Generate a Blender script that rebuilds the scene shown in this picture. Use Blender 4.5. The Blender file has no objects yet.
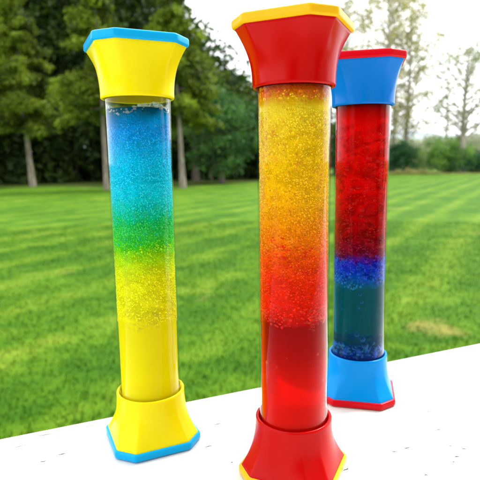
import bpy, bmesh, math, random
import numpy as np
from mathutils import Vector, Matrix
SC = bpy.context.scene
COL = SC.collection
R_ = math.radians

# ---------------------------------------------------------------- camera
CAMZ = 1.60
cF = Vector((0.0, 0.98845528, -0.15151293))
cR = Vector((0.99988337, -0.00231395, -0.01509601))
cU = Vector((0.01527232, 0.15149526, 0.98833999))
cam_d = bpy.data.cameras.new('camera')
cam = bpy.data.objects.new('camera', cam_d); COL.objects.link(cam)
m = Matrix.Identity(4)
for i in range(3):
    m[i][0] = cR[i]; m[i][1] = cU[i]; m[i][2] = -cF[i]
m[2][3] = CAMZ
cam.matrix_world = m
cam_d.sensor_width = 36; cam_d.lens = 37.94
cam_d.clip_start = 0.01; cam_d.clip_end = 6000
cam_d.dof.use_dof = True; cam_d.dof.focus_distance = 0.182; cam_d.dof.aperture_fstop = 27
SC.camera = cam

# ---------------------------------------------------------------- world, sun, exposure
SUN_EL, SUN_AZ = 52, 55           # degrees; azimuth clockwise from +Y (the view direction)
w = bpy.data.worlds.new('World'); SC.world = w; w.use_nodes = True
nt = w.node_tree; nt.nodes.clear()
sky = nt.nodes.new('ShaderNodeTexSky'); sky.sky_type = 'NISHITA'; sky.sun_disc = False
sky.sun_elevation = R_(SUN_EL); sky.sun_rotation = R_(SUN_AZ)
sky.dust_density = 3.0
tc = nt.nodes.new('ShaderNodeTexCoord')
mp = nt.nodes.new('ShaderNodeMapping'); mp.inputs['Scale'].default_value = (1.2, 1.2, 3.0)
nz = nt.nodes.new('ShaderNodeTexNoise'); nz.inputs['Scale'].default_value = 1.6; nz.inputs['Detail'].default_value = 6
cr = nt.nodes.new('ShaderNodeValToRGB')          # overcast: the cloud sheet's own unevenness
cr.color_ramp.elements[0].position = 0.30; cr.color_ramp.elements[0].color = (11.5, 11.9, 12.6, 1)
cr.color_ramp.elements[1].position = 0.70; cr.color_ramp.elements[1].color = (18.5, 18.5, 18.5, 1)
mx = nt.nodes.new('ShaderNodeMix'); mx.data_type = 'RGBA'; mx.inputs[0].default_value = 0.90
bg = nt.nodes.new('ShaderNodeBackground'); bg.inputs['Strength'].default_value = 0.095
wo = nt.nodes.new('ShaderNodeOutputWorld')
nt.links.new(tc.outputs['Generated'], mp.inputs['Vector']); nt.links.new(mp.outputs[0], nz.inputs['Vector'])
nt.links.new(nz.outputs['Fac'], cr.inputs[0])
nt.links.new(sky.outputs[0], mx.inputs[6]); nt.links.new(cr.outputs[0], mx.inputs[7])
nt.links.new(mx.outputs[2], bg.inputs['Color']); nt.links.new(bg.outputs[0], wo.inputs['Surface'])

sd = bpy.data.lights.new('sun', 'SUN'); sd.energy = 2.4; sd.angle = R_(14); sd.color = (1, 0.96, 0.9)
sun = bpy.data.objects.new('sun', sd); COL.objects.link(sun)
dirv = Vector((math.sin(R_(SUN_AZ)) * math.cos(R_(SUN_EL)), math.cos(R_(SUN_AZ)) * math.cos(R_(SUN_EL)), math.sin(R_(SUN_EL))))
sun.rotation_euler = dirv.to_track_quat('Z', 'Y').to_euler(); sun.location = (4, 4, 30)

SC.view_settings.view_transform = 'Standard'; SC.view_settings.look = 'None'
SC.view_settings.gamma = 1; SC.view_settings.use_curve_mapping = False
SC.view_settings.exposure = 0.98
SC.render.engine = 'CYCLES'
SC.cycles.max_bounces = 10; SC.cycles.transparent_max_bounces = 24
SC.cycles.transmission_bounces = 8; SC.cycles.diffuse_bounces = 4; SC.cycles.glossy_bounces = 4
SC.cycles.use_denoising = True

rng = np.random.default_rng(7)
random.seed(7)

# ---------------------------------------------------------------- helpers
def lin(r, g, b, k=1.0):
    f = lambda c: ((c / 255 + 0.055) / 1.055) ** 2.4 if c > 10 else c / 255 / 12.92
    return (f(r) * k, f(g) * k, f(b) * k, 1)

def tag(o, label=None, cat=None, group=None, kind=None):
    if label: o['label'] = label
    if cat: o['category'] = cat
    if group: o['group'] = group
    if kind: o['kind'] = kind
    return o

def empty(name, loc, rz=0.0):
    o = bpy.data.objects.new(name, None); COL.objects.link(o)
    o.empty_display_size = 0.02
    o.location = loc; o.rotation_euler = (0, 0, rz)
    return o

def link(name, me, mat, parent=None, smooth=True):
    o = bpy.data.objects.new(name, me); COL.objects.link(o)
    if mat: me.materials.append(mat)
    if parent: o.parent = parent
    if smooth: me.polygons.foreach_set('use_smooth', [True] * len(me.polygons))
    return o

def np_mesh(name, V, F, n):
    """V (N,3), F (M,n) -> mesh, fast"""
    me = bpy.data.meshes.new(name)
    V = np.asarray(V, np.float32); F = np.asarray(F, np.int32)
    me.vertices.add(len(V)); me.vertices.foreach_set('co', V.ravel())
    me.loops.add(F.size); me.loops.foreach_set('vertex_index', F.ravel())
    me.polygons.add(len(F))
    me.polygons.foreach_set('loop_start', np.arange(0, F.size, n, dtype=np.int32))
    me.polygons.foreach_set('loop_total', np.full(len(F), n, np.int32))
    me.update(calc_edges=True)
    return me

def bm_mesh(name, bm):
    me = bpy.data.meshes.new(name); bm.normal_update(); bm.to_mesh(me); bm.free(); return me

class NT:
    def __init__(s, name):
        s.m = bpy.data.materials.new(name); s.m.use_nodes = True
        s.t = s.m.node_tree; s.t.nodes.clear()
        s.out = s.t.nodes.new('ShaderNodeOutputMaterial')
    def n(s, typ, **kw):
        nd = s.t.nodes.new('ShaderNode' + typ)
        for k, v in kw.items():
            if k.startswith('i_'):
                nd.inputs[k[2:].replace('_', ' ')].default_value = v
            else: setattr(nd, k, v)
        return nd
    def l(s, a, b): s.t.links.new(a, b)
    def ramp(s, stops, interp='LINEAR'):
        r = s.n('ValToRGB'); e = r.color_ramp.elements; r.color_ramp.interpolation = interp
        while len(e) > 1: e.remove(e[-1])
        e[0].position = stops[0][0]; e[0].color = stops[0][1]
        for p, c in stops[1:]:
            x = e.new(p); x.color = c
        return r
    def mix(s, a, b, f, mode='MIX'):
        x = s.n('Mix', data_type='RGBA', blend_type=mode)
        for sock, v in ((x.inputs[0], f), (x.inputs[6], a), (x.inputs[7], b)):
            if hasattr(v, 'is_linked') or hasattr(v, 'links'): s.l(v, sock)
            else: sock.default_value = v
        return x.outputs[2]
    def math(s, op, a, b=None, clamp=False):
        x = s.n('Math', operation=op, use_clamp=clamp)
        for i, v in enumerate((a, b)):
            if v is None: continue
            if hasattr(v, 'links'): s.l(v, x.inputs[i])
            else: x.inputs[i].default_value = v
        return x.outputs[0]
    def bump(s, h, strength, dist):
        b = s.n('Bump'); b.inputs['Strength'].default_value = strength; b.inputs['Distance'].default_value = dist
        s.l(h, b.inputs['Height']); return b.outputs[0]

def pixel_ray(u, v):
    d = cF + cR * ((u - 240) / 505.84) - cU * ((v - 240) / 505.84)
    return d
def ground_at(u, v, z=0.0):
    d = pixel_ray(u, v); s = (z - CAMZ) / d.z
    return Vector((d.x * s, d.y * s, z))
def at_dist(u, D):
    """ground point in the column of image x = u near the horizon, D metres away"""
    d = pixel_ray(u, 160); k = D / math.hypot(d.x, d.y)
    return Vector((d.x * k, d.y * k, 0))
def height_at(v, D, u=240):
    d = pixel_ray(u, v); return CAMZ + d.z / math.hypot(d.x, d.y) * D

def tube_np(path, radii, seg=8):
    """tapered tube along a 3-D path -> V, F(quads)"""
    P = np.array(path, float); n = len(P); V = []; F = []
    for i in range(n):
        t = P[min(i + 1, n - 1)] - P[max(i - 1, 0)]; t /= np.linalg.norm(t) + 1e-9
        a = np.array([0, 0, 1.0]) if abs(t[2]) < .9 else np.array([1.0, 0, 0])
        x = np.cross(t, a); x /= np.linalg.norm(x); y = np.cross(t, x)
        for k in range(seg):
            an = 2 * math.pi * k / seg
            V.append(P[i] + radii[i] * (math.cos(an) * x + math.sin(an) * y))
    for i in range(n - 1):
        for k in range(seg):
            F.append((i * seg + k, i * seg + (k + 1) % seg, (i + 1) * seg + (k + 1) % seg, (i + 1) * seg + k))
    return V, F

def join(parts):
    V = []; F = []
    for v, f in parts:
        o = len(V); V += list(v); F += [tuple(i + o for i in q) for q in f]
    return V, F

def leaves_np(C, sig, count, size, flat=1.0, seed=0):
    """count leaf quads gaussian-scattered round every centre C (N,3); sig (N,)"""
    r = np.random.default_rng(seed)
    C = np.repeat(np.asarray(C, float), count, 0); S = np.repeat(np.asarray(sig, float), count)[:, None]
    d = r.normal(size=C.shape); d /= np.linalg.norm(d, axis=1)[:, None]
    d *= (r.random(len(C)) ** 0.5)[:, None]
    d[:, 2] *= flat
    P = C + d * S
    n = len(P)
    a = r.normal(size=(n, 3)); a /= np.linalg.norm(a, axis=1)[:, None]
    b = np.cross(a, r.normal(size=(n, 3))); b /= np.linalg.norm(b, axis=1)[:, None]
    s = size * (0.6 + 0.8 * r.random((n, 1)))
    V = np.stack([P - a * s, P + b * s * .5, P + a * s, P - b * s * .5], 1).reshape(-1, 3)
    F = np.arange(4 * n).reshape(-1, 4)
    return V, F

# ---------------------------------------------------------------- materials: outdoors
def leaf_mat(name, dark, light, tscale=0.5, trans=0.35):
    t = NT(name)
    tc = t.n('TexCoord'); nz = t.n('TexNoise', i_Scale=tscale, i_Detail=4.0)
    t.l(tc.outputs['Object'], nz.inputs['Vector'])
    nz2 = t.n('TexNoise', i_Scale=7.0, i_Detail=2.0); t.l(tc.outputs['Object'], nz2.inputs['Vector'])
    f = t.math('ADD', t.math('MULTIPLY', nz.outputs['Fac'], .65), t.math('MULTIPLY', nz2.outputs['Fac'], .35))
    r = t.ramp([(0.38, dark), (0.50, tuple((dark[i] * .5 + light[i] * .5) for i in range(3)) + (1,)), (0.62, light)])
    t.l(f, r.inputs[0])
    d = t.n('BsdfPrincipled', i_Roughness=0.6); d.inputs['Specular IOR Level'].default_value = 0.25
    tr = t.n('BsdfTranslucent'); ms = t.n('MixShader'); ms.inputs[0].default_value = trans
    t.l(r.outputs[0], d.inputs['Base Color']); t.l(r.outputs[0], tr.inputs['Color'])
    t.l(d.outputs[0], ms.inputs[1]); t.l(tr.outputs[0], ms.inputs[2]); t.l(ms.outputs[0], t.out.inputs['Surface'])
    return t.m

def bark_mat(name, c1, c2):
    t = NT(name); tc = t.n('TexCoord'); mpn = t.n('Mapping'); mpn.inputs['Scale'].default_value = (6, 6, 1.2)
    nz = t.n('TexNoise', i_Scale=1.5, i_Detail=8.0); t.l(tc.outputs['Object'], mpn.inputs[0]); t.l(mpn.outputs[0], nz.inputs['Vector'])
    r = t.ramp([(0.35, c1), (0.65, c2)]); t.l(nz.outputs['Fac'], r.inputs[0])
    d = t.n('BsdfPrincipled', i_Roughness=0.9); t.l(r.outputs[0], d.inputs['Base Color'])
    t.l(t.bump(nz.outputs['Fac'], .8, .05), d.inputs['Normal'])
    t.l(d.outputs[0], t.out.inputs['Surface']); return t.m

def lawn_mat():
    t = NT('mown_grass'); tc = t.n('TexCoord')
    co = tc.outputs['Object']
    # mowing stripes running away to the right
    mpn = t.n('Mapping'); mpn.inputs['Rotation'].default_value = (0, 0, R_(30.4)); t.l(co, mpn.inputs[0])
    wob = t.n('TexNoise', i_Scale=.25, i_Detail=2.0); t.l(co, wob.inputs['Vector'])
    sx = t.n('SeparateXYZ'); t.l(mpn.outputs[0], sx.inputs[0])
    ph = t.math('ADD', t.math('MULTIPLY', sx.outputs[0], 2 * math.pi / 1.25), t.math('MULTIPLY', wob.outputs['Fac'], 3.0))
    st = t.math('SINE', ph)
    stripe = t.math('SUBTRACT', t.math('MULTIPLY', t.math('POWER', t.math('ADD', t.math('MULTIPLY', st, .5), .5), 2.5), .085), .018)
    n1 = t.n('TexNoise', i_Scale=.55, i_Detail=5.0, i_Roughness=.6); t.l(co, n1.inputs['Vector'])
    mp2 = t.n('Mapping'); mp2.inputs['Scale'].default_value = (1.0, 1.25, 1); mp2.inputs['Location'].default_value = (3, 7, 0); t.l(co, mp2.inputs[0])
    n2 = t.n('TexNoise', i_Scale=2.6, i_Detail=6.0, i_Roughness=.65); t.l(mp2.outputs[0], n2.inputs['Vector'])
    n3 = t.n('TexNoise', i_Scale=28.0, i_Detail=4.0, i_Roughness=.7); t.l(co, n3.inputs['Vector'])
    v = t.math('ADD', t.math('MULTIPLY', n1.outputs['Fac'], .40), t.math('MULTIPLY', n2.outputs['Fac'], .38))
    v = t.math('ADD', v, t.math('MULTIPLY', n3.outputs['Fac'], .22)); v = t.math('ADD', v, stripe)
    r = t.ramp([(0.34, (.022, .078, .002, 1)), (0.46, (.034, .108, .002, 1)), (0.54, (.068, .155, .004, 1)), (0.66, (.14, .215, .014, 1))])
    t.l(v, r.inputs[0])
    # dry, thin patches of their own shape
    n4 = t.n('TexNoise', i_Scale=.9, i_Detail=5.0, i_Roughness=.6); mp3 = t.n('Mapping'); mp3.inputs['Location'].default_value = (33, 12, 0); mp3.inputs['Scale'].default_value = (1, 1.3, 1)
    t.l(co, mp3.inputs[0]); t.l(mp3.outputs[0], n4.inputs['Vector'])
    vd = t.n('VectorMath', operation='DISTANCE'); t.l(co, vd.inputs[0]); vd.inputs[1].default_value = tuple(ground_at(446, 329))
    wp = t.math('SUBTRACT', .34, t.math('MULTIPLY', vd.outputs['Value'], .62)); wp = t.math('MAXIMUM', wp, 0.0)      # the worn patch beyond the railing
    pr = t.ramp([(0.63, (0, 0, 0, 1)), (0.73, (.65, .65, .65, 1))]); t.l(t.math('ADD', n4.outputs['Fac'], wp), pr.inputs[0])
    c = t.mix(r.outputs[0], (.27, .23, .06, 1), pr.outputs[0])
    d = t.n('BsdfPrincipled', i_Roughness=.85); d.inputs['Specular IOR Level'].default_value = 0.1
    t.l(c, d.inputs['Base Color']); t.l(t.bump(n3.outputs['Fac'], .6, .03), d.inputs['Normal'])
    t.l(d.outputs[0], t.out.inputs['Surface']); return t.m

def plain(name, c, rough=.6, spec=.3, noise=None, ns=3.0):
    t = NT(name); d = t.n('BsdfPrincipled', i_Roughness=rough); d.inputs['Specular IOR Level'].default_value = spec
    if noise:
        tc = t.n('TexCoord'); nz = t.n('TexNoise', i_Scale=ns, i_Detail=5.0); t.l(tc.outputs['Object'], nz.inputs['Vector'])
        r = t.ramp([(.35, c), (.65, noise)]); t.l(nz.outputs['Fac'], r.inputs[0]); t.l(r.outputs[0], d.inputs['Base Color'])
    else: d.inputs['Base Color'].default_value = c
    t.l(d.outputs[0], t.out.inputs['Surface']); return t.m

M_LAWN = lawn_mat()
M_BARK = bark_mat('grey_bark', (.10, .085, .06, 1), (.26, .23, .18, 1))
M_BARKP = bark_mat('pale_bark', (.20, .18, .14, 1), (.42, .38, .31, 1))
M_BARKD = bark_mat('dark_bark', (.05, .04, .03, 1), (.12, .10, .07, 1))
M_PINE = leaf_mat('conifer_needles', (.007, .028, .003, 1), (.23, .33, .014, 1), .60)  # light tone holds sunlit highlights painted into the needle colour
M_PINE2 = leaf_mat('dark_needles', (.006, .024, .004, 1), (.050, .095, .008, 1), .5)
M_LEAFT = leaf_mat('blue_green_leaves', (.010, .050, .014, 1), (.10, .25, .045, 1), .6)
M_LEAFO = leaf_mat('olive_leaves', (.018, .050, .004, 1), (.14, .21, .014, 1), .5)
M_LEAFY = leaf_mat('pale_yellow_leaves', (.16, .18, .04, 1), (.46, .42, .14, 1), .6, .5)
M_LEAFG = leaf_mat('pale_grey_leaves', (.15, .20, .08, 1), (.36, .40, .20, 1), .7, .5)
M_HEDGE = leaf_mat('hedge_leaves', (.05, .16, .03, 1), (.26, .46, .08, 1), .9)
M_HEDGED = leaf_mat('dark_hedge_leaves', (.018, .075, .028, 1), (.06, .17, .050, 1), .8)
M_DRY = leaf_mat('dry_grass', (.22, .21, .06, 1), (.45, .40, .15, 1), 1.5)
M_BRUSH = leaf_mat('brush_leaves', (.16, .20, .11, 1), (.34, .36, .22, 1), .35)  # pale because distance haze is put into the leaf colour

# ---------------------------------------------------------------- the setting: lawn, woodland floor, hills
def sheet(name, pts, z, mat, kind='structure'):
    bm = bmesh.new(); bm.faces.new([bm.verts.new((p[0], p[1], z)) for p in pts])
    o = link(name, bm_mesh(name, bm), mat, smooth=False); tag(o, kind=kind); return o

bm = bmesh.new()
bmesh.ops.create_grid(bm, x_segments=60, y_segments=60, size=1)
for v in bm.verts:
    x, y = v.co.x, v.co.y
    X = math.copysign(abs(x) ** 2.2, x) * 2600; Y = math.copysign(abs(y) ** 2.2, y) * 2600
    v.co = Vector((X, Y, 0))
lawn = link('lawn', bm_mesh('lawn', bm), M_LAWN); tag(lawn, kind='structure')

M_FLOOR = plain('shaded_wood_floor', (.022, .060, .006, 1), .95, .05, (.07, .075, .02, 1), .8)  # darker leaf litter, with the trees' shade painted into the dark green
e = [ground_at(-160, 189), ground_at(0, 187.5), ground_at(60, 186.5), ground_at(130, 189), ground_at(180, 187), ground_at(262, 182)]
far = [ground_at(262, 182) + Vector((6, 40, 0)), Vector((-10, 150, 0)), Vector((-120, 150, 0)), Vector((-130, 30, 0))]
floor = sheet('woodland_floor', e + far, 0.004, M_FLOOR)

def hill(name, D, u0, u1, hv, mat, wob, seed):
    r = np.random.default_rng(seed); n = 60; V = []; F = []
    for i in range(n + 1):
        u = u0 + (u1 - u0) * i / n
        top = height_at(hv, D, u) + wob * (math.sin(i * .33 + seed) * .6 + math.sin(i * .9 + 2 * seed) * .3 + r.random() * .25)
        for k, (dd, zz) in enumerate(((-.45, -1), (-.22, .42), (-.08, .85), (0, 1), (.12, .8), (.5, -1))):
            p = at_dist(u, D * (1 + dd)); V.append((p.x, p.y, max(top * zz, -3) if zz > 0 else -3))
    for i in range(n):
        for k in range(5):
            a = i * 6 + k; F.append((a, a + 6, a + 7, a + 1))
    o = link(name, np_mesh(name, V, F, 4), mat); tag(o, kind='structure')
M_HILL = plain('far_wooded_hill', (.16, .22, .17, 1), .95, .05, (.26, .31, .22, 1), .02)  # distance haze put into both hills' pale, greyed colours
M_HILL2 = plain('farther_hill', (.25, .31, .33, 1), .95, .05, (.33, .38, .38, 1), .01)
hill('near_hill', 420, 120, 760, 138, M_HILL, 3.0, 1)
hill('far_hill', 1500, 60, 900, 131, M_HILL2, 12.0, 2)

# short grass on the near lawn: nobody could count it
def grass():
    n = 90000
    r = np.random.default_rng(3)
    D = 2.0 + 12.0 * r.random(n) ** .8; A = (r.random(n) - .5) * R_(86) + R_(2)
    P = np.stack([D * np.sin(A), D * np.cos(A), np.zeros(n)], 1)
    h = (.018 + .030 * r.random(n)) * (1 + .25 * np.sin(P[:, 0] * 1.7) * np.cos(P[:, 1] * 1.3)); an = r.random(n) * 6.28; wd = .003 + .003 * r.random(n)
    side = np.stack([np.cos(an), np.sin(an), np.zeros(n)], 1) * wd[:, None]
    lean = np.stack([r.normal(size=n) * .4, r.normal(size=n) * .4, np.ones(n)], 1) * h[:, None]
    V = np.stack([P - side, P + side, P + lean], 1).reshape(-1, 3)
    o = link('grass', np_mesh('grass', V, np.arange(3 * n).reshape(-1, 3), 3), M_LAWN)
    tag(o, 'short green grass blades of the mown lawn', 'grass', kind='stuff')
grass()

# ---------------------------------------------------------------- trees
def trunk_path(h, lean, r0, n=9, seed=0):
    rr = random.Random(seed); P = []; x = y = 0
    for i in range(n):
        t = i / (n - 1)
        P.append((lean[0] * t * h + .12 * math.sin(t * 5 + seed) * t, lean[1] * t * h, t * h))
    rad = [r0 * (1.35 if i == 0 else 1) * (1 - .88 * i / (n - 1)) for i in range(n)]
    return P, rad

def conifer(pos, h, rad, base, leaf, label, r0=.26, lean=(0, 0), seed=1, bark=None, dens=1.0, group=None, size=.13):
    rr = random.Random(seed); root = empty('conifer_tree', pos)
    P, R = trunk_path(h, lean, r0, seed=seed); parts = [tube_np(P, R, 10)]
    C = []; S = []
    z = base; 
    while z < h - .3:
        t = (z - base) / (h - base); L0 = rad * (1 - t) ** .75 * (.85 if t > .08 else .7)
        nb = rr.randint(4, 6)
        for k in range(nb):
            az = rr.random() * 6.28; L = L0 * rr.uniform(.65, 1.15); k0 = z / h
            bx, by = lean[0] * z, lean[1] * z
            droop = rr.uniform(.18, .42)
            pts = []
            for q in range(5):
                s = q / 4; pts.append((bx + math.cos(az) * L * s, by + math.sin(az) * L * s, z + .12 * L * s - droop * L * s * s))
            parts.append(tube_np(pts, [.05 * (1 - s / 4.6) * (L / rad + .3) for s in range(5)], 4))
            m_ = max(3, int(L * 2.6 * dens))
            for q in range(m_):
                s = .22 + .8 * (q + rr.random()) / m_; s = min(s, 1.03)
                sp = .28 * L * s
                for side in (-1, 0, 1):
                    if side and rr.random() < .35: continue
                    o = side * sp * rr.uniform(.3, 1)
                    C.append((bx + math.cos(az) * L * s - math.sin(az) * o, by + math.sin(az) * L * s + math.cos(az) * o,
                              z + .12 * L * s - droop * L * s * s - rr.uniform(0, .35) - abs(o) * .2))
                    S.append(rr.uniform(.28, .55))
        z += rr.uniform(.45, .75)
    C.append((lean[0] * h, lean[1] * h, h)); S.append(.4)
    V, F = join(parts); link('trunk', np_mesh('trunk', V, F, 4), bark or M_BARK, root)
    V, F = leaves_np(C, S, int(15 * dens) + 4, size, .75, seed)
    link('crown', np_mesh('crown', V, F, 4), leaf, root, smooth=False)
    tag(root, label, 'tree', group); return root

def broadleaf(pos, h, rad, base, leaf, label, r0=.25, seed=1, bark=None, nl=40, clumps=5, count=26, size=.15, sig=.9, lean=(0, 0), name='broadleaf_tree', group=None, open_=0.0, squash=1.0):
    """limbs leave the trunk and end in twigs; leaf clumps hang round the twigs"""
    rr = random.Random(seed); root = empty(name, pos)
    P, R = trunk_path(h * .86, lean, r0, seed=seed); parts = [tube_np(P, R, 10)]
    C = []; S = []
    for i in range(nl):
        t = (i + rr.random()) / nl; z = base + (h * .84 - base) * t; az = i * 2.4 + rr.uniform(-.5, .5)
        env = math.sin(math.pi * min(1, .18 + .80 * t)) ** .6
        L = rad * env * rr.uniform(.6, 1.08); up = rr.uniform(.15, .75)
        bx, by = lean[0] * z, lean[1] * z
        pts = [(bx + math.cos(az) * L * s, by + math.sin(az) * L * s, z + up * L * s * (1.15 - .3 * s) * squash) for s in (0, .25, .5, .75, 1)]
        pts = [(p[0] + (rr.uniform(-.12, .12) * L * (j > 0) * .5), p[1] + rr.uniform(-.12, .12) * L * (j > 0) * .5, min(p[2], h)) for j, p in enumerate(pts)]
        rb = max(.02, r0 * .36 * (1 - t * .6)); parts.append(tube_np(pts, [rb, rb * .75, rb * .5, rb * .32, rb * .15], 5))
        for q in range(clumps):
            s = rr.uniform(.35, 1.05); j = min(3, int(s * 4)); f = s * 4 - j
            b = [pts[j][k] + (pts[j + 1][k] - pts[j][k]) * f for k in range(3)]
            tip = [b[0] + rr.gauss(0, sig * .55), b[1] + rr.gauss(0, sig * .55), min(b[2] + rr.gauss(0, sig * .45), h)]
            parts.append(tube_np([b, [(b[k] + tip[k]) / 2 for k in range(3)], tip], [rb * .25, rb * .16, rb * .08], 3))
            if rr.random() < open_: continue
            C.append(tip); S.append(sig * rr.uniform(.45, .95))
    V, F = join(parts); link('trunk', np_mesh('trunk', V, F, 4), bark or M_BARK, root)
    V, F = leaves_np(C, S, count, size, .8, seed)
    link('crown', np_mesh('crown', V, F, 4), leaf, root, smooth=False)
    tag(root, label, 'tree', group); return root

def bush(pos, w_, h, leaf, label, seed=1, size=.11, n=150, count=34, cat='bush', name='bush', d=None):
    rr = random.Random(seed); root = empty(name, pos); C = []; S = []; parts = []
    lob = [(rr.uniform(-.30, .30) * w_, rr.uniform(-.25, .25) * (d or w_), rr.uniform(.62, 1.0) * h, rr.uniform(.26, .40) * w_) for _ in range(7)]
    for i in range(n):
        l = lob[i % 7]; az = rr.random() * 6.28; ph = rr.random() ** .8
        el = ph * 1.5; r = l[3] * rr.uniform(.75, 1.0)
        C.append((l[0] + math.cos(az) * math.cos(el) * r, l[1] + math.sin(az) * math.cos(el) * r, max(.15, (l[2] - l[3] * .55) * rr.uniform(.05, 1) + math.sin(el) * r * .55)))
        S.append(rr.uniform(.12, .24) * w_ * .55)
    for i in range(14):
        c = C[rr.randrange(n)]; parts.append(tube_np([(c[0] * .08, c[1] * .08, 0), (c[0] * .5, c[1] * .5, c[2] * .55), c], [.05, .035, .01], 5))
    V, F = join(parts); link('stem', np_mesh('stem', V, F, 4), M_BARKD, root)
    V, F = leaves_np(C, S, count, size, .9, seed)
    link('crown', np_mesh('crown', V, F, 4), leaf, root, smooth=False)
    tag(root, label, cat); return root

def dist_of(u, v): p = ground_at(u, v); return math.hypot(p.x, p.y)

# conifers at the left, each with a bare lower trunk
g = ground_at
conifer(g(33, 187), 15.5, 3.6, 4.6, M_PINE, 'conifer with a pale leaning bare trunk at the left of the lawn edge', .20, (-.045, 0), 11, dens=1.5)
conifer(g(108, 190), 15.0, 3.5, 5.0, M_PINE, 'conifer whose pale trunk shows just left of the blue and yellow tube', .19, (-.02, 0), 12, dens=1.5)
conifer(g(183, 188), 14.2, 3.3, 4.6, M_PINE, 'conifer whose pale trunk shows just right of the blue and yellow tube', .18, (-.03, 0), 13, dens=1.5)
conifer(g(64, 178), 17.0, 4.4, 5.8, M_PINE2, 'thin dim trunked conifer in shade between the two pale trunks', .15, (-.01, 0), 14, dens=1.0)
conifer(g(-6, 181), 17.5, 4.6, 4.2, M_PINE, 'dark conifer cut by the left edge of the photo', .32, (.0, 0), 15, dens=1.0)
conifer(g(-60, 186), 15.5, 4.2, 2.6, M_PINE, 'conifer growing beyond the left edge of the photo', .3, (.0, 0), 16, dens=.9)
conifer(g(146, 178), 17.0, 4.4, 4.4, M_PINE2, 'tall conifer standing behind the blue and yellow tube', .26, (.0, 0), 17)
broadleaf(g(196, 181), 12.6, 3.7, 3.2, M_LEAFO, 'tall olive green tree just left of the sky gap', .3, 21, M_BARKD, 56, 7, 24, .14, 1.0)
broadleaf(g(222, 183), 7.6, 3.4, .7, M_LEAFT, 'rounded blue green tree touching the lawn between the first two tubes', .22, 22, M_BARKD, 56, 7, 26, .13, .9)
broadleaf(g(233, 177), 12.2, 4.4, 1.8, M_LEAFT, 'blue green tree rising behind the rounded one between the first two tubes', .26, 26, M_BARKD, 56, 7, 24, .15, 1.1)
broadleaf(g(262, 178), 10.4, 4.2, 1.0, M_LEAFO, 'olive tree half hidden by the red and yellow tube', .25, 23, M_BARKD, 56, 7, 24, .15, 1.0)
broadleaf(g(300, 176), 9.0, 4.4, .8, M_LEAFO, 'low olive tree hidden mostly behind the red and yellow tube', .25, 24, M_BARKD, 50, 6, 24, .15, 1.0)
broadleaf(g(335, 174.5), 6.4, 3.6, .5, M_LEAFT, 'low dark tree seen in the slit between the middle and rear tubes', .2, 25, M_BARKD, 46, 6, 24, .15, .9)

# dark woodland behind the first row: one mass
def woodland():
    r = np.random.default_rng(5); C = []; S = []
    for u in np.arange(-190, 300, 5.0):
        for row in range(3):
            D = 52 + row * 9 + r.uniform(-3, 3)
            b = at_dist(u + r.uniform(-4, 4), D)
            htop = 21 + row * 1.5
            if u > 172: htop = max(5.5, 16 - (u - 172) * .12)
            for k in range(13):
                C.append((b.x + r.normal() * 1.1, b.y + r.normal() * 1.3, max(.3, htop * (k + r.random()) / 13)))
                S.append(r.uniform(1.2, 2.1))
    V, F = leaves_np(C, S, 64, .30, .9, 6)
    parts = []
    for u in np.arange(-180, 300, 13.0):
        b = at_dist(u + r.uniform(-5, 5), 50 + r.uniform(-3, 5)); hh = 12 if u < 180 else 6
        parts.append(tube_np([(b.x, b.y, 0), (b.x + r.normal() * .2, b.y, hh * .5), (b.x + r.normal() * .3, b.y, hh)], [.17, .13, .06], 6))
    V2, F2 = join(parts)
    o = len(V)
    me = np_mesh('woodland', np.vstack([V, np.array(V2)]), np.vstack([F, np.array(F2) + o]), 4)
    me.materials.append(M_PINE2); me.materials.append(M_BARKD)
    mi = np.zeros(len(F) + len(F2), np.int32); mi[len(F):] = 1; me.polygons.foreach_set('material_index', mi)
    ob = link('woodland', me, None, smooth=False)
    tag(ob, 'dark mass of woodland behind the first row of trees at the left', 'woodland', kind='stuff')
woodland()

# right-hand side: tall thin trees, bushes, far brush
g1 = at_dist
broadleaf(g1(384, 66), 27, 6.6, 3.4, M_LEAFY, 'tall thin leaved yellowish tree rising behind the blue cap', .34, 31, M_BARKP, 66, 8, 13, .16, 1.2, (.01, 0), open_=.3, squash=1.6)
broadleaf(g1(404, 70), 25, 4.4, 3.8, M_LEAFY, 'slim yellowish tree just right of the blue capped tube', .30, 32, M_BARKP, 56, 7, 12, .16, 1.1, (.03, 0), open_=.3, squash=1.7)
broadleaf(g1(346, 72), 26, 5.0, 6.0, M_LEAFY, 'sparse yellowish tree seen between the red cap and the blue cap', .30, 33, M_BARKP, 56, 7, 14, .16, 1.2, (-.01, 0), open_=.2, squash=1.6)
broadleaf(g1(394, 74), 26, 4.4, 3.6, M_LEAFY, 'yellowish tree between the two thin leaved trees right of the blue cap', .24, 36, M_BARKP, 50, 7, 14, .16, 1.1, (-.02, 0), open_=.2, squash=1.7)
broadleaf(g1(462, 66), 16.5, 6.4, 3.6, M_LEAFG, 'half bare pale tree with spreading branches at the right edge', .42, 34, M_BARKP, 46, 8, 15, .15, 1.0, (.0, 0), open_=.3, squash=1.5)
broadleaf(g1(447, 72), 16.5, 3.6, 5.0, M_LEAFG, 'slender nearly bare tree left of the spreading pale tree', .2, 35, M_BARKP, 24, 6, 7, .12, .9, (-.03, 0), open_=.6, squash=1.6)
bush(g1(394, 66), 5.6, 4.3, M_HEDGED, 'dark blue green bush just right of the red and blue tube', 41, n=230, count=40)
bush(g1(449, 67), 6.8, 4.6, M_HEDGE, 'large rounded green bush at the far edge of the lawn', 42, n=320, count=42, d=5)
bush(g1(478, 66), 5.6, 2.9, M_HEDGED, 'dark low bush at the right edge of the photo', 43, n=170, count=40)
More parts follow.
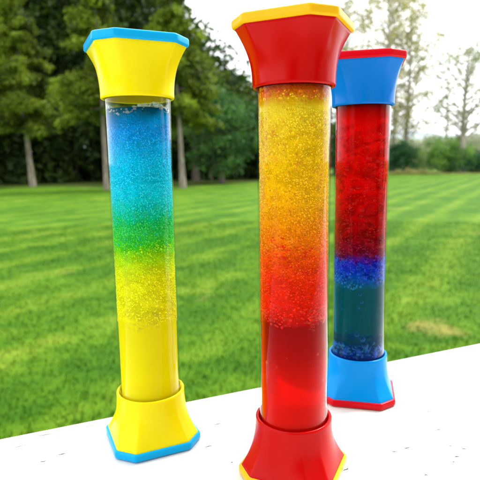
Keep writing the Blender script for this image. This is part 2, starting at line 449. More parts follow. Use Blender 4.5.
bush(g1(420, 71), 5.0, 3.4, M_LEAFG, 'pale grey green shrub between the dark bush and the rounded bush', 44, n=150, count=26)
bush(g1(474, 74), 7.5, 5.6, M_BRUSH, 'pale hazy shrub behind the right edge of the rounded bush', 45, n=150, count=26)
bush(g1(364, 67), 6.0, 4.2, M_HEDGED, 'dark bush hidden behind the red and blue tube', 46, n=150)
bush(g1(512, 68), 8.0, 4.2, M_HEDGE, 'green bush beyond the right edge of the photo', 47, n=220)

def brush():
    r = np.random.default_rng(8); C = []; S = []
    for u in np.arange(330, 640, 3.0):
        for row in range(3):
            b = at_dist(u + r.uniform(-3, 3), 92 + row * 12)
            for k in range(5):
                C.append((b.x + r.normal(), b.y + r.normal() * 2, (4.6 + row * .9 + math.sin(u * .12) * .5) * (k + r.random()) / 5)); S.append(r.uniform(.8, 1.6))
    V, F = leaves_np(C, S, 30, .24, .8, 9)
    o = link('brush', np_mesh('brush', V, F, 4), M_BRUSH, smooth=False)
    tag(o, 'pale scrub along the far side of the field at the right', 'scrub', kind='stuff')
brush()
def dry_grass():
    n = 9000; r = np.random.default_rng(10)
    U = 385 + 110 * r.random(n) ** 1.3; P = np.array([tuple(at_dist(u, 61 + 2.0 * r.random())) for u in U])
    h = (.1 + .9 * r.random(n) ** 2) * (.35 + .65 * np.abs(np.sin(U * .55) * np.cos(U * .23))) * np.exp(-((U - 412) / 24) ** 2) + .10 * r.random(n); an = r.random(n) * 6.28
    side = np.stack([np.cos(an), np.sin(an), np.zeros(n)], 1) * .03
    lean = np.stack([r.normal(size=n) * .25, r.normal(size=n) * .25, np.ones(n)], 1) * h[:, None]
    V = np.stack([P - side, P + side, P + lean], 1).reshape(-1, 3)
    o = link('tall_grass', np_mesh('tall_grass', V, np.arange(3 * n).reshape(-1, 3), 3), M_DRY, smooth=False)
    tag(o, 'tall dry yellow grass at the foot of the bushes', 'grass', kind='stuff')
dry_grass()

# ---------------------------------------------------------------- deck and its white railing
LZ = CAMZ - 0.11646                         # top of the cap board
E0 = Vector((-0.1057, 0.2048, 0)); E1 = Vector((0.1533, 0.3113, 0))
ED = (E1 - E0).normalized(); EN = Vector((ED.y, -ED.x, 0))      # EN points from the far edge to the camera side
ANG = math.atan2(ED.y, ED.x)
def box_mesh(name, sx, sy, sz, bev=0.0):
    bm = bmesh.new(); bmesh.ops.create_cube(bm, size=1)
    for v in bm.verts: v.co = Vector((v.co.x * sx, v.co.y * sy, v.co.z * sz))
    if bev: bmesh.ops.bevel(bm, geom=bm.edges[:], offset=bev, segments=3, affect='EDGES', profile=.5)
    return bm_mesh(name, bm)

def paint_mat():
    t = NT('white_painted_wood'); tc = t.n('TexCoord'); co = tc.outputs['Object']
    mpn = t.n('Mapping'); mpn.inputs['Scale'].default_value = (9, 260, 60); t.l(co, mpn.inputs[0])
    nz = t.n('TexNoise', i_Scale=1.0, i_Detail=6.0, i_Roughness=.6); t.l(mpn.outputs[0], nz.inputs['Vector'])
    n2 = t.n('TexNoise', i_Scale=9.0, i_Detail=3.0); t.l(co, n2.inputs['Vector'])
    # hairline cracks in the paint along the grain
    cr_ = t.ramp([(0.0, (1, 1, 1, 1)), (0.285, (1, 1, 1, 1)), (0.325, (0, 0, 0, 1))]); t.l(nz.outputs['Fac'], cr_.inputs[0])
    c = t.mix((.66, .65, .63, 1), (.76, .75, .735, 1), n2.outputs['Fac'])
    c = t.mix(c, (.22, .19, .16, 1), cr_.outputs[0])
    d = t.n('BsdfPrincipled', i_Roughness=.5); t.l(c, d.inputs['Base Color'])
    t.l(t.bump(nz.outputs['Fac'], .35, .0006), d.inputs['Normal'])
    t.l(d.outputs[0], t.out.inputs['Surface']); return t.m
M_PAINT = paint_mat()
CW = 0.29; CT = 0.038; RL = 5.2
rail = empty('railing', tuple(E0 + EN * (CW / 2) + Vector((0, 0, LZ - 1.0))), ANG)     # local x along the rail
tag(rail, 'white painted porch railing whose wide cap board carries the three tubes', 'railing')
def part(name, me, mat, par, loc):
    o = link(name, me, mat, par, smooth=False); o.location = loc; return o
part('cap_board', box_mesh('cap_board', RL, CW, CT, .003), M_PAINT, rail, (0, 0, 1.0 - CT / 2))
part('rail', box_mesh('rail', RL, .04, .09), M_PAINT, rail, (0, 0, 1.0 - CT - .046))
part('rail', box_mesh('rail', RL, .04, .09), M_PAINT, rail, (0, 0, .12))
for k in (-1, 1):
    part('post', box_mesh('post', .09, .09, 1.0 - CT - .0015, .004), M_PAINT, rail, (k * 1.9, .07, (1.0 - CT) / 2))
bal = box_mesh('baluster', .034, .034, 1.0 - CT - .092 - .167)
b0 = None
for k in range(-16, 17):
    if b0 is None: b0 = part('baluster', bal, M_PAINT, rail, (k * .14, 0, .5)); b = b0
    else: b = b0.copy(); COL.objects.link(b)
    b.location = (k * .14, 0, .1665 + (1.0 - CT - .092 - .167) / 2)
# cracks and chips where the photograph shows them, a tenth of a millimetre deep into the paint
def on_ledge(u, v):
    d = pixel_ray(u, v); s = (LZ - CAMZ) / d.z; return Vector((d.x * s, d.y * s, LZ))
inv = (Matrix.Translation(rail.location) @ Matrix.Rotation(ANG, 4, 'Z')).inverted()
M_CRACK = plain('bare_grey_wood', (.12, .10, .09, 1), .9, .1)
def crack(u0, v0, u1, v1, w_=.00028):
    bm = bmesh.new(); a = inv @ on_ledge(u0, v0); b = inv @ on_ledge(u1, v1); n = 7; d = (b - a).normalized(); s = Vector((-d.y, d.x, 0)); top = []; bot = []
    for i in range(n):
        t = i / (n - 1); ww = w_ * math.sin(math.pi * (t * .9 + .05)) * random.uniform(.6, 1.2); j = s * random.uniform(-1, 1) * w_ * .6
        p = a.lerp(b, t) - a; top.append(bm.verts.new(p + j + s * ww)); bot.append(bm.verts.new(p + j - s * ww))
    for i in range(n - 1): bm.faces.new((bot[i], bot[i + 1], top[i + 1], top[i]))
    o = link('paint_crack', bm_mesh('paint_crack', bm), M_CRACK, rail, smooth=False); o.location = (a.x, a.y, 1.00006)
for c in ((12, 448, 32, 443.5), (34, 437, 55, 432.8), (81, 428, 99, 423.8)): crack(*c, .00028)
for c in ((343, 471, 349, 468), (404, 448.5, 410, 447.5), (392, 452, 397, 451.5), (425, 412.3, 431, 412), (449, 446, 452, 445.8), (454, 457, 460, 456.4), (205, 447, 212, 445.6), (40, 462, 46, 461), (214, 425, 222, 423.2), (437, 430, 441, 429.6), (462, 449, 466, 448.6), (58, 455, 66, 453.4), (452, 462, 455, 461.8), (424, 475, 428, 475), (231, 463, 233, 462)): crack(*c, .0003)
# the deck the railing stands on
M_DECK = plain('grey_deck_boards', (.24, .22, .20, 1), .8, .2, (.32, .30, .27, 1), 4)
deck = empty('deck', (rail.location.x, rail.location.y, 0), ANG); tag(deck, 'grey boarded deck that the white railing stands on', 'deck')
DH = LZ - 1.0
for k in range(14):
    part('board', box_mesh('board', RL, .138, .03, .003), M_DECK, deck, (0, .09 - k * .142 , DH - .0165)) if k == 0 else None
bd = [c for c in deck.children][0]
for k in range(1, 15):
    b = bd.copy(); COL.objects.link(b); b.location = (0, .09 - k * .142, DH - .0165)
part('skirt', box_mesh('skirt', RL, .03, DH - .034), M_PAINT, deck, (0, .12, (DH - .034) / 2))

# added building, unseen behind the camera: shapes the tubes' reflections, pale to bounce light
M_SIDING = plain('cream_siding', (.60, .57, .50, 1), .7, .2, (.68, .65, .58, 1), 2)
M_ROOF = plain('grey_shingles', (.06, .06, .065, 1), .9, .1, (.10, .10, .105, 1), 6)
M_PANE = plain('dark_window_glass', (.01, .012, .014, 1), .08, .5)
hy = -2.05; added_house = empty('added_house', tuple(rail.matrix_basis @ Vector((0, 0, 0)))[:2] + (0,), ANG)
tag(added_house, 'unseen cream sided building added behind the photographer to bounce light onto the tubes', 'added_house')
def lap_wall(x0, x1, z0, z1):
    bm = bmesh.new(); n = int((z1 - z0) / .18); prof = [(hy - .25, z0)]
    for i in range(n): prof += [(hy + .018, z0 + (z1 - z0) * i / n), (hy, z0 + (z1 - z0) * (i + 1) / n - .002)]
    prof.append((hy - .25, z1)); L = [bm.verts.new((x0, y, z)) for y, z in prof]; R = [bm.verts.new((x1, y, z)) for y, z in prof]
    for i in range(len(prof)):
        j = (i + 1) % len(prof); bm.faces.new((L[i], L[j], R[j], R[i]))
    bm.faces.new(L); bm.faces.new(R[::-1]); bmesh.ops.recalc_face_normals(bm, faces=bm.faces[:]); return bm_mesh('wall', bm)
part('wall', lap_wall(-2.6, 7.5, 0, 6.0), M_SIDING, added_house, (0, 0, 0))
for x in (-1.2, 4.6):
    wf = part('window', box_mesh('window', 1.2, .06, 1.4, .004), M_PAINT, added_house, (x, hy + .052, 2.0))
    part('pane', box_mesh('pane', 1.06, .02, 1.26), M_PANE, wf, (0, .026, 0))
df_ = part('door', box_mesh('door', 1.0, .06, 2.05, .004), M_PAINT, added_house, (1.6, hy + .052, DH + 1.03))
part('pane', box_mesh('pane', .78, .02, 1.75), M_PANE, df_, (0, .026, .05))
rb_ = bmesh.new(); pr = [(hy + .55, 4.95), (hy + .55, 5.1), (hy - 3.6, 7.3), (hy - 7.8, 5.1), (hy - 7.8, 4.95), (hy - 3.6, 7.12)]
Lr = [rb_.verts.new((-3.0, y, z + 1.06)) for y, z in pr]; Rr = [rb_.verts.new((7.9, y, z + 1.06)) for y, z in pr]
for i in range(6): rb_.faces.new((Lr[i], Lr[(i + 1) % 6], Rr[(i + 1) % 6], Rr[i]))
rb_.faces.new(Lr); rb_.faces.new(Rr[::-1]); bmesh.ops.recalc_face_normals(rb_, faces=rb_.faces[:])
part('roof', bm_mesh('roof', rb_), M_ROOF, added_house, (0, 0, 0))
for x in (-2.48, 7.38): part('wall', box_mesh('wall', .22, 6.9, 6.0), M_SIDING, added_house, (x, hy - .252 - 3.45, 3.0))
part('wall', box_mesh('wall', 9.6, .22, 6.0), M_SIDING, added_house, (2.45, hy - 7.03, 3.0))

# ---------------------------------------------------------------- the three liquid tubes
H = 0.1632; CAPH = 0.0222; A_ = 0.01785; CH = 0.0066; TR = 0.01275; RC = TR * 1.115; TT = 0.0034

def octa(a, c, n=96, rnd=.0009):
    """rounded octagon outline, sampled by angle"""
    b = a - c
    pts = [Vector(p) for p in ((a, -b), (a, b), (b, a), (-b, a), (-a, b), (-a, -b), (-b, -a), (b, -a))]
    out = []
    for i in range(8):
        p0, p1, p2 = pts[i - 1], pts[i], pts[(i + 1) % 8]
        d0 = (p0 - p1).normalized(); d2 = (p2 - p1).normalized(); tl = rnd * 1.0
        q0 = p1 + d0 * tl; q2 = p1 + d2 * tl
        for s in (0, .25, .5, .75, 1):
            out.append((1 - s) ** 2 * q0 + 2 * s * (1 - s) * p1 + s * s * q2)
        nxt = p2 + (p1 - p2).normalized() * tl
        for s in range(1, 7): out.append(q2.lerp(nxt, s / 7))
    return out
OCT = octa(A_, CH)
NO = len(OCT)
def loft(rings, closed_ends=True):
    bm = bmesh.new(); vs = [[bm.verts.new(p) for p in r] for r in rings]; n = len(rings[0])
    for a, b in zip(vs[:-1], vs[1:]):
        for k in range(n): bm.faces.new((a[k], a[(k + 1) % n], b[(k + 1) % n], b[k]))
    if closed_ends: bm.faces.new(vs[0][::-1]); bm.faces.new(vs[-1])
    bmesh.ops.recalc_face_normals(bm, faces=bm.faces[:])
    return bm
def ring_at(w_, z, shrink=0.0):
    r = []
    for p in OCT:
        an = math.atan2(p.y, p.x); c = Vector((math.cos(an), math.sin(an))) * RC
        q = c.lerp(p * (1 - shrink / A_), w_); r.append((q.x, q.y, z))
    return r
def circ(rad, z): return [(rad * p.x / p.length, rad * p.y / p.length, z) for p in OCT]
def cap_mesh():
    """bottom cap: z=TT at the trim up to CAPH at the collar, hollow round the tube"""
    rings = [ring_at(1, TT * .6, .0010), ring_at(1, TT, .0007)]
    z0, z1 = TT, CAPH - .0012; n = 22
    for i in range(1, n + 1):
        s = 1 - i / n
        wv = s ** 2.0 * .80 + s ** 1.0 * .14 * (s * s * (3 - 2 * s)) + .06 * s ** 4
        rings.append(ring_at(wv, z0 + (z1 - z0) * (i / n), .0007))
    th = RC - TR
    for k in range(1, 7):
        a = math.pi * k / 6; rings.append(circ(TR + th / 2 + th / 2 * math.cos(a) + .00012, CAPH - .0012 + .0011 * math.sin(a)))
    rings.append(circ(TR + .00012, CAPH - .008)); rings.append(circ(.001, CAPH - .0085))
    return bm_mesh('end_cap', loft(rings))
def trim_mesh():
    rings = []; e_ = .0010
    def rg(off, z): return [(p.x * (1 + off / A_), p.y * (1 + off / A_), z) for p in OCT]
    rings.append(rg(-.0025, 0.0)); rings.append(rg(-.0010, 0.0))
    for k in range(1, 5):
        a = math.pi / 2 * k / 4; rings.append(rg(-.0010 + .0012 * math.sin(a), .0010 - .0010 * math.cos(a)))
    for k in range(0, 5):
        a = math.pi / 2 * k / 4; rings.append(rg(-.0006 + .0008 * math.cos(a), TT - .0009 + .0009 * math.sin(a)))
    return bm_mesh('trim', loft(rings))
CAP_ME = cap_mesh(); TRIM_ME = trim_mesh()

def plastic(name, c, rough=.20, sss=.10):
    t = NT(name); tc = t.n('TexCoord'); nz = t.n('TexNoise', i_Scale=240.0, i_Detail=3.0); t.l(tc.outputs['Object'], nz.inputs['Vector'])
    n2 = t.n('TexNoise', i_Scale=60.0, i_Detail=3.0); t.l(tc.outputs['Object'], n2.inputs['Vector'])
    d = t.n('BsdfPrincipled'); d.inputs['Specular IOR Level'].default_value = .13
    d.inputs['Subsurface Weight'].default_value = sss; d.inputs['Subsurface Radius'].default_value = (1, 1, 1); d.inputs['Subsurface Scale'].default_value = .0015
    t.l(t.mix(tuple(x * .93 for x in c[:3]) + (1,), c, n2.outputs['Fac']), d.inputs['Base Color'])
    r = t.n('MapRange'); r.inputs['To Min'].default_value = rough - .06; r.inputs['To Max'].default_value = rough + .10; t.l(n2.outputs['Fac'], r.inputs['Value']); t.l(r.outputs[0], d.inputs['Roughness'])
    t.l(t.bump(nz.outputs['Fac'], .10, .0003), d.inputs['Normal'])
    tl = t.n('BsdfTranslucent'); tl.inputs['Color'].default_value = c; ms = t.n('MixShader'); ms.inputs[0].default_value = .14
    t.l(d.outputs[0], ms.inputs[1]); t.l(tl.outputs[0], ms.inputs[2]); t.l(ms.outputs[0], t.out.inputs['Surface']); return t.m
P_YEL = plastic('yellow_plastic', (.93, .80, .003, 1)); P_BLUE = plastic('blue_plastic', (.001, .20, .74, 1)); P_BLUELIT = plastic('lit_blue_plastic', (.001, .31, .90, 1)); P_CYAN = plastic('light_blue_plastic', (.001, .44, .92, 1))  # brighter blue of the lower cap: ledge bounce light painted into the plastic
P_RED = plastic('red_plastic', (.52, .0008, .0008, 1)); P_TRY = plastic('warm_yellow_plastic', (.88, .50, .006, 1)); P_TRR = plastic('bright_red_plastic', (.68, .002, .012, 1))

def tube_mat():
    t = NT('clear_tube'); f = t.n('Fresnel')
    f.inputs['IOR'].default_value = 1.10
    ge = t.n('NewGeometry'); lw = t.n('LayerWeight'); lw.inputs['Blend'].default_value = .5
    ed = t.math('MULTIPLY', t.math('POWER', lw.outputs['Facing'], 3.6), .95)     # thick clear plastic mirrors strongly only at its edges
    sm = t.n('TexNoise', i_Scale=90.0, i_Detail=4.0); tcx = t.n('TexCoord'); t.l(tcx.outputs['Object'], sm.inputs['Vector'])
    ed = t.math('MULTIPLY', ed, t.math('ADD', .55, t.math('MULTIPLY', sm.outputs['Fac'], .9)))
    ff = t.math('MULTIPLY', t.math('ADD', ed, .004), t.math('SUBTRACT', 1.0, ge.outputs['Backfacing']))
    tr = t.n('BsdfTransparent'); tr.inputs['Color'].default_value = (.985, .99, .985, 1)
    gl = t.n('BsdfGlossy'); gl.inputs['Roughness'].default_value = .04
    ms = t.n('MixShader'); t.l(ff, ms.inputs[0]); t.l(tr.outputs[0], ms.inputs[1]); t.l(gl.outputs[0], ms.inputs[2])
    t.l(ms.outputs[0], t.out.inputs['Surface']); return t.m
M_TUBE = tube_mat()
def tube_mesh():
    bm = bmesh.new(); n = 96; prof = [(TR, .0155), (TR, H - .0155), (TR - .0005, H - .0155), (TR - .0005, .0155)]
    vs = [[bm.verts.new((r * math.cos(2 * math.pi * k / n), r * math.sin(2 * math.pi * k / n), z)) for k in range(n)] for r, z in prof]
    for a, b in ((vs[0], vs[1]), (vs[3], vs[2])):          # the cut ends sit inside the caps; walls keep true radial normals
        for k in range(n):
            q = (a[k], a[(k + 1) % n], b[(k + 1) % n], b[k]); bm.faces.new(q if a is vs[0] else q[::-1])
    return bm_mesh('tube', bm)
TUBE_ME = tube_mesh()

def zramp(t, stops, wob=.004, wscale=160):
    """colour by height inside the tube with the edges between the colours broken up"""
    tc = t.n('TexCoord'); sp = t.n('SeparateXYZ'); t.l(tc.outputs['Object'], sp.inputs[0])
    nz = t.n('TexNoise', i_Scale=wscale, i_Detail=4.0, i_Roughness=.7); t.l(tc.outputs['Object'], nz.inputs['Vector'])
    z = t.math('ADD', sp.outputs[2], t.math('MULTIPLY', t.math('SUBTRACT', nz.outputs['Fac'], .5), wob * 2))
    z = t.math('DIVIDE', z, .17)
    r = t.ramp([(a / .17, c) for a, c in stops]); t.l(z, r.inputs[0])
    return tc, z, r
def liquid_mat(name, stops, clear, bumpz, tint=.6, ior=1.33, under=.06, mottle=.22):
    """clear: ramp stops of how much is seen through; bumpz: ramp stops of droplet relief"""
    t = NT(name); tc, z, r = zramp(t, stops)
    cl = t.ramp([(a / .17, (c, c, c, 1)) for a, c in clear]); t.l(z, cl.inputs[0])
    bz = t.ramp([(a / .17, (c, c, c, 1)) for a, c in bumpz]); t.l(z, bz.inputs[0])
    vo = t.n('TexVoronoi', i_Scale=1500.0); t.l(tc.outputs['Object'], vo.inputs['Vector'])
    hgt = t.math('MULTIPLY', t.math('SUBTRACT', 1.0, vo.outputs['Distance']), bz.outputs[0])
    bp = t.bump(hgt, .9, .0006)
    gl = t.n('BsdfRefraction'); gl.inputs['IOR'].default_value = ior; gl.inputs['Roughness'].default_value = .02
    gm = t.n('Gamma'); gm.inputs['Gamma'].default_value = tint; t.l(r.outputs[0], gm.inputs['Color']); t.l(gm.outputs[0], gl.inputs['Color'])
    mo = t.n('Mapping'); mo.inputs['Scale'].default_value = (130, 130, 210); t.l(tc.outputs['Object'], mo.inputs[0])      # streaks of thicker and thinner dye
    mn = t.n('TexNoise', i_Scale=1.0, i_Detail=4.0, i_Distortion=1.2); t.l(mo.outputs[0], mn.inputs['Vector'])
    mr_ = t.n('MapRange'); mr_.inputs['From Min'].default_value = .38; mr_.inputs['From Max'].default_value = .62; mr_.inputs['To Min'].default_value = 1 - mottle; mr_.inputs['To Max'].default_value = 1.0; t.l(mn.outputs['Fac'], mr_.inputs['Value'])
    dk = t.math('SUBTRACT', 1.0, t.math('MULTIPLY', bz.outputs[0], under)); dk = t.math('MULTIPLY', dk, t.math('ADD', t.math('MULTIPLY', mr_.outputs[0], bz.outputs[0]), t.math('SUBTRACT', 1.0, bz.outputs[0]))); ds = t.n('VectorMath', operation='SCALE'); t.l(r.outputs[0], ds.inputs[0]); t.l(dk, ds.inputs['Scale'])
    df = t.n('BsdfDiffuse'); tl = t.n('BsdfTranslucent'); m1 = t.n('MixShader'); m1.inputs[0].default_value = .10
    t.l(ds.outputs[0], df.inputs['Color']); t.l(ds.outputs[0], tl.inputs['Color'])
    t.l(df.outputs[0], m1.inputs[1]); t.l(tl.outputs[0], m1.inputs[2])
    m2 = t.n('MixShader'); t.l(cl.outputs[0], m2.inputs[0]); t.l(m1.outputs[0], m2.inputs[1]); t.l(gl.outputs[0], m2.inputs[2])
    for b in (gl, df): t.l(bp, b.inputs['Normal'])
    t.l(m2.outputs[0], t.out.inputs['Surface']); return t.m
def drop_mat(name, stops, wob=.006, dark=.45, lightmix=(1, 1, 1, 1), lf=.12):
    t = NT(name); tc, z, r = zramp(t, stops, wob, 300)
    at = t.n('Attribute', attribute_name='tone')
    k = t.n('MapRange'); k.inputs['To Min'].default_value = dark; k.inputs['To Max'].default_value = 1.2; t.l(t.math('POWER', at.outputs['Fac'], .5), k.inputs['Value'])
    sc = t.n('VectorMath', operation='SCALE'); t.l(r.outputs[0], sc.inputs[0]); t.l(k.outputs[0], sc.inputs['Scale'])
    hi = t.math('MULTIPLY', t.math('POWER', at.outputs['Fac'], 2.0), lf)
    gm = t.n('Gamma'); gm.inputs['Gamma'].default_value = .55; t.l(r.outputs[0], gm.inputs['Color'])
    c = t.mix(sc.outputs[0], gm.outputs[0], hi)
    d = t.n('BsdfPrincipled', i_Roughness=.15); d.inputs['Specular IOR Level'].default_value = .12; t.l(c, d.inputs['Base Color'])
    tl = t.n('BsdfTranslucent'); t.l(c, tl.inputs['Color']); ms = t.n('MixShader'); ms.inputs[0].default_value = .10
    t.l(d.outputs[0], ms.inputs[1]); t.l(tl.outputs[0], ms.inputs[2]); t.l(ms.outputs[0], t.out.inputs['Surface']); return t.m

def ico(sub=1):
    bm = bmesh.new(); bmesh.ops.create_icosphere(bm, subdivisions=sub, radius=1)
    V = np.array([v.co[:] for v in bm.verts]); F = np.array([[v.index for v in f.verts] for f in bm.faces]); bm.free(); return V, F
ICO_V, ICO_F = ico(1); ICO2_V, ICO2_F = ico(2)
LR = TR - .00085                                      # radius of the liquid column
def liquid_mesh(z0, z1):
    n = 96; prof = [(LR * .6, z0), (LR * .94, z0), (LR, z0 + .0008)] + [(LR, z0 + (z1 - z0) * k / 12) for k in range(1, 12)] + [(LR + .0003, z1), (LR * .95, z1 - .0004), (LR * .5, z1 - .0006)]
    bm = bmesh.new(); vs = [[bm.verts.new((r * math.cos(2 * math.pi * k / n), r * math.sin(2 * math.pi * k / n), z)) for k in range(n)] for r, z in prof]
    for a, b in zip(vs[:-1], vs[1:]):
        for k in range(n): bm.faces.new((a[k], a[(k + 1) % n], b[(k + 1) % n], b[k]))
    bm.faces.new(vs[0][::-1]); bm.faces.new(vs[-1])
    bmesh.ops.recalc_face_normals(bm, faces=bm.faces[:])
    return bm_mesh('liquid', bm)
def droplets(name, bands, mat, parent, seed):
    """bands: (z0, z1, droplets per mm2, rmin, rmax, flat) lying against the tube wall"""
    r = np.random.default_rng(seed); Ps = []; Rs = []; Fl = []
    for z0, z1, dens, r0, r1, fl in bands:
        n = int(2 * math.pi * LR * 1000 * (z1 - z0) * 1000 * dens)
        z = z0 + (z1 - z0) * r.random(n); a = r.random(n) * 2 * math.pi; z = z + (.0016 * np.sin(2 * a + seed) + .0009 * np.sin(5 * a + 1)) * (z < .110) * (z > .045); rd = r0 + (r1 - r0) * r.random(n) ** 1.5
        rr = LR - rd * .35 + np.minimum(.0003, rd * .3) * r.random(n)
        Ps.append(np.stack([rr * np.cos(a), rr * np.sin(a), z], 1)); Rs.append(rd); Fl.append(np.full(n, fl))
    P = np.vstack(Ps); R = np.concatenate(Rs); Fl = np.concatenate(Fl); n = len(P)
    S = np.stack([R, R, R * Fl], 1)
    # stretch along the wall for flattened droplets
    V = (P[:, None, :] + ICO_V[None] * S[:, None, :]).reshape(-1, 3)
    lim = TR - .00055; q = np.hypot(V[:, 0], V[:, 1]); k = np.where(q > lim, lim / q, 1); V[:, 0] *= k; V[:, 1] *= k
    F = (ICO_F[None] + (np.arange(n) * len(ICO_V))[:, None, None]).reshape(-1, 3)
    me = np_mesh(name, V, F, 3)
    at = me.attributes.new('tone', 'FLOAT', 'POINT'); at.data.foreach_set('value', np.repeat(r.random(n), len(ICO_V)).astype(np.float32))
    o = link(name, me, mat, parent); tag(o, kind='stuff'); return o

def bubble_ring(parent, mat, u_off, z, rad, ang):
    """one larger bubble against the wall on the viewer's side"""
    x = (LR - rad * .55) * math.cos(ang); y = (LR - rad * .55) * math.sin(ang)
    V = ICO2_V * rad; V = V + np.array([x, y, z]); q = np.hypot(V[:, 0], V[:, 1]); lim = TR - .00055; k = np.where(q > lim, lim / q, 1); V[:, 0] *= k; V[:, 1] *= k
    return link('bubble', np_mesh('bubble', V, ICO2_F, 3), mat, parent)

def toy(x, y, th, label, pcap_top, ptrim_top, pcap_bot, ptrim_bot, zl, lmat):
    root = empty('liquid_tube', (x, y, LZ + .0001), th); tag(root, label, 'sensory toy', 'liquid bubbler tubes standing on the white ledge')
    for top in (False, True):
        c = link('end_cap', CAP_ME.copy(), pcap_top if top else pcap_bot, root); tr = link('trim', TRIM_ME.copy(), ptrim_top if top else ptrim_bot, c)
        if top:
            c.matrix_local = Matrix.Translation((0, 0, H)) @ Matrix.Rotation(math.pi, 4, 'X')
    link('tube', TUBE_ME, None, root); 
    link('liquid', liquid_mesh(.0148, zl), lmat, root)
    return root
TUBE_ME.materials.append(M_TUBE); TUBE_ME.polygons.foreach_set('use_smooth', [True] * len(TUBE_ME.polygons))

def film_mat(name, rim, body, k=.9):
    t = NT(name); lw = t.n('LayerWeight'); lw.inputs['Blend'].default_value = .5
    tr = t.n('BsdfTransparent'); tr.inputs['Color'].default_value = body
    gl = t.n('BsdfPrincipled', i_Roughness=.08); gl.inputs['Base Color'].default_value = rim
    f = t.math('ADD', t.math('MULTIPLY', t.math('POWER', lw.outputs['Facing'], 2.2), k), .10, True)
    ms = t.n('MixShader'); t.l(f, ms.inputs[0]); t.l(tr.outputs[0], ms.inputs[1]); t.l(gl.outputs[0], ms.inputs[2]); t.l(ms.outputs[0], t.out.inputs['Surface']); return t.m
def froth(bands, mat, parent, seed):
    """larger clear-skinned bubbles pressed against the wall; they clump"""
    r = np.random.default_rng(seed); P = []; R = []; Fl = []
    for z0, z1, n, r0, r1, fl in bands:
        ca = r.random(9) * 2 * math.pi
        for i in range(n):
            a = r.choice(ca) + r.normal() * .28 if r.random() < .6 else r.random() * 2 * math.pi
            rd = r0 + (r1 - r0) * r.random() ** 2; z = z0 + (z1 - z0) * (r.random() ** .8) + .0012 * math.sin(3 * a + seed)
            q = LR - rd * .25; P.append((q * math.cos(a), q * math.sin(a), z)); R.append(rd); Fl.append(fl * r.uniform(.8, 1.2))
    P = np.array(P); R = np.array(R); S = np.stack([R, R, R * np.array(Fl)], 1); n = len(P)
    V = (P[:, None, :] + ICO2_V[None] * S[:, None, :]).reshape(-1, 3); lim = TR - .00052; q = np.hypot(V[:, 0], V[:, 1]); k = np.where(q > lim, lim / q, 1); V[:, 0] *= k; V[:, 1] *= k
    F = (ICO2_F[None] + (np.arange(n) * len(ICO2_V))[:, None, None]).reshape(-1, 3)
    o = link('froth', np_mesh('froth', V, F, 3), mat, parent); tag(o, kind='stuff')

# --- blue droplets sinking through yellow liquid
L_ST = [(.020, (.90, .80, .002, 1)), (.030, (.92, .82, .002, 1)), (.052, (.88, .78, .002, 1)), (.060, (.92, .90, .003, 1)), (.072, (.86, .90, .003, 1)), (.079, (.45, .80, .004, 1)), (.085, (.05, .62, .008, 1)), (.094, (.003, .55, .12, 1)),
        (.104, (.002, .66, .84, 1)), (.118, (.001, .56, .95, 1)), (.1285, (.001, .30, .85, 1)), (.1345, (.001, .20, .45, 1)), (.137, (.001, .10, .18, 1))]
lm = liquid_mat('blue_and_yellow_liquid', L_ST, [(.02, .22), (.052, .30), (.058, .06), (.135, .04), (.137, .2)], [(.052, 0), (.058, 1), (.130, 1), (.136, .3)])
t1 = toy(-.03912, .20389, .4161, 'leftmost tube, yellow end caps with light blue rims, blue droplets falling into yellow liquid', P_YEL, P_CYAN, P_YEL, P_CYAN, .1372, lm)
droplets('droplets', [(.054, .062, 1.0, .00025, .00055, .7), (.062, .082, 1.8, .0002, .0004, .8), (.082, .131, 3.0, .0002, .00040, .95), (.131, .1362, .9, .00015, .0003, 1)],
         drop_mat('blue_green_droplets', L_ST, .012, .70, (.35, 1, .95, 1), .40), t1, 51)
froth([(.0515, .060, 420, .0004, .0011, .5), (.060, .080, 260, .0003, .0008, .6)], film_mat('yellow_froth', (.98, .95, .02, 1), (1, .98, .55, 1)), t1, 61)
froth([(.082, .130, 520, .0003, .0009, .8)], film_mat('cyan_froth', (.03, .75, 1, 1), (.6, .97, 1, 1), .8), t1, 67)
froth([(.1355, .1378, 260, .0003, .0009, .7)], film_mat('pale_froth', (.75, .85, .80, 1), (.95, 1, 1, 1)), t1, 62)
# --- amber over red
C_ST = [(.020, (.85, .006, .002, 1)), (.040, (.80, .004, .001, 1)), (.048, (.55, .002, .001, 1)), (.060, (.48, .002, .001, 1)), (.064, (.88, .008, .001, 1)), (.076, (.92, .025, .001, 1)), (.084, (.94, .10, .001, 1)), (.093, (.96, .27, .001, 1)),  # lowest reds painted brighter for light from the white ledge behind
        (.104, (.98, .50, .002, 1)), (.122, (.98, .62, .004, 1)), (.134, (.92, .70, .020, 1)), (.137, (.80, .42, .003, 1)), (.1395, (.85, .10, .002, 1))]
cm = liquid_mat('amber_and_red_liquid', C_ST, [(.02, .35), (.045, .5), (.060, .6), (.066, .08), (.12, .08), (.134, .22), (.138, .2)], [(.060, 0), (.064, 1), (.125, 1), (.136, .4)], .6)
t2 = toy(.01924, .17940, -.4305, 'tallest looking middle tube, red end caps with yellow rims, amber bubbles above clear red liquid', P_RED, P_TRY, P_RED, P_TRY, .1410, cm)
droplets('droplets', [(.061, .068, 1.3, .0003, .00065, .6), (.068, .090, 2.2, .00022, .0005, .6), (.090, .112, 3.0, .00018, .0004, .8), (.112, .1335, 2.6, .00015, .00034, 1), (.1335, .1365, .3, .0002, .0003, 1), (.1365, .1392, 1.6, .0003, .0007, .9)],
         drop_mat('amber_droplets', C_ST, .012, .42, (1, .72, .05, 1), .32), t2, 52)
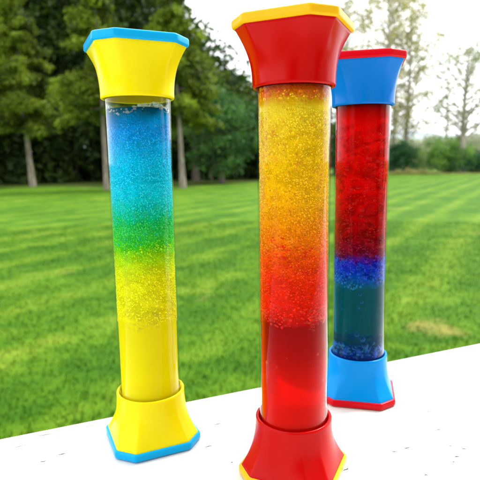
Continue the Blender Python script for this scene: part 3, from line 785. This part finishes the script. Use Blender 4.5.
froth([(.0595, .067, 620, .0004, .0011, .5), (.067, .090, 420, .0003, .0009, .5), (.030, .058, 26, .0003, .0008, .9)], film_mat('red_froth', (.95, .07, .01, 1), (1, .55, .45, 1)), t2, 63)
froth([(.086, .134, 620, .0003, .0008, .8)], film_mat('amber_froth', (1, .62, .02, 1), (1, .9, .5, 1), .8), t2, 68)
froth([(.1365, .1402, 260, .0004, .0011, .8)], film_mat('orange_froth', (.90, .30, .02, 1), (1, .8, .5, 1)), t2, 64)
# --- red over dark blue
R_ST = [(.022, (.001, .06, .40, 1)), (.028, (.002, .10, .22, 1)), (.034, (.003, .17, .32, 1)), (.056, (.003, .17, .33, 1)), (.0605, (.001, .12, .50, 1)), (.065, (.001, .04, .70, 1)), (.0695, (.02, .01, .55, 1)), (.073, (.22, .002, .03, 1)),
        (.082, (.40, .001, .002, 1)), (.100, (.72, .001, .001, 1)), (.120, (.80, .002, .001, 1)), (.134, (.80, .001, .001, 1)), (.1405, (.40, .001, .001, 1))]
rm = liquid_mat('red_and_blue_liquid', R_ST, [(.02, .6), (.030, .78), (.056, .78), (.063, .15), (.074, .08), (.12, .06), (.139, .1)], [(.058, 0), (.062, 1), (.130, .8), (.138, .3)], .62, mottle=.55)
t3 = toy(.05811, .24209, -.2313, 'rear right tube, blue end caps with red rims, red liquid above a dark teal layer', P_BLUE, P_TRR, P_BLUELIT, P_TRR, .1420, rm)
droplets('droplets', [(.0585, .072, 1.1, .0003, .0007, .9), (.072, .084, .9, .0003, .0006, .7), (.084, .131, .7, .0002, .0006, .5), (.0225, .0285, .5, .0004, .0010, .8)],
         drop_mat('red_blue_droplets', R_ST, .010, .42, (1, .12, .12, 1), .15), t3, 53)
froth([(.058, .070, 420, .0004, .0012, .8), (.0225, .028, 120, .0005, .0014, .8)], film_mat('blue_froth', (.005, .22, .95, 1), (.55, .8, 1, 1)), t3, 65)
froth([(.072, .128, 170, .0004, .0013, .6)], film_mat('crimson_froth', (.95, .05, .04, 1), (1, .5, .45, 1), .6), t3, 66)
# a few larger bubbles one can tell apart in the teal layer
BM_ = NT('bubble_film'); f = BM_.n('LayerWeight'); f.inputs['Blend'].default_value = .45
tr = BM_.n('BsdfTransparent'); tr.inputs['Color'].default_value = (.5, .85, .95, 1)
gl = BM_.n('BsdfPrincipled', i_Roughness=.1); gl.inputs['Base Color'].default_value = (.01, .22, .75, 1)
ms = BM_.n('MixShader'); BM_.l(f.outputs['Facing'], ms.inputs[0]); BM_.l(tr.outputs[0], ms.inputs[1]); BM_.l(gl.outputs[0], ms.inputs[2]); BM_.l(ms.outputs[0], BM_.out.inputs['Surface'])
face3 = math.atan2(-.24209, -.05811) + .2313
rb = random.Random(4)
for (da, z, rad) in ((.05, .0545, .0011), (.12, .0505, .0009), (0.02, .0478, .0007), (-.05, .0345, .0013), (.18, .0325, .0016), (.30, .0292, .0019), (-.15, .0278, .0012), (.45, .0275, .0012), (-.35, .0262, .0014), (.02, .0262, .0011), (-.62, .0268, .0010), (.66, .0300, .0009), (-.5, .036, .0005), (-.72, .046, .0004)):
    bubble_ring(t3, BM_.m, 0, z, rad, face3 + da)
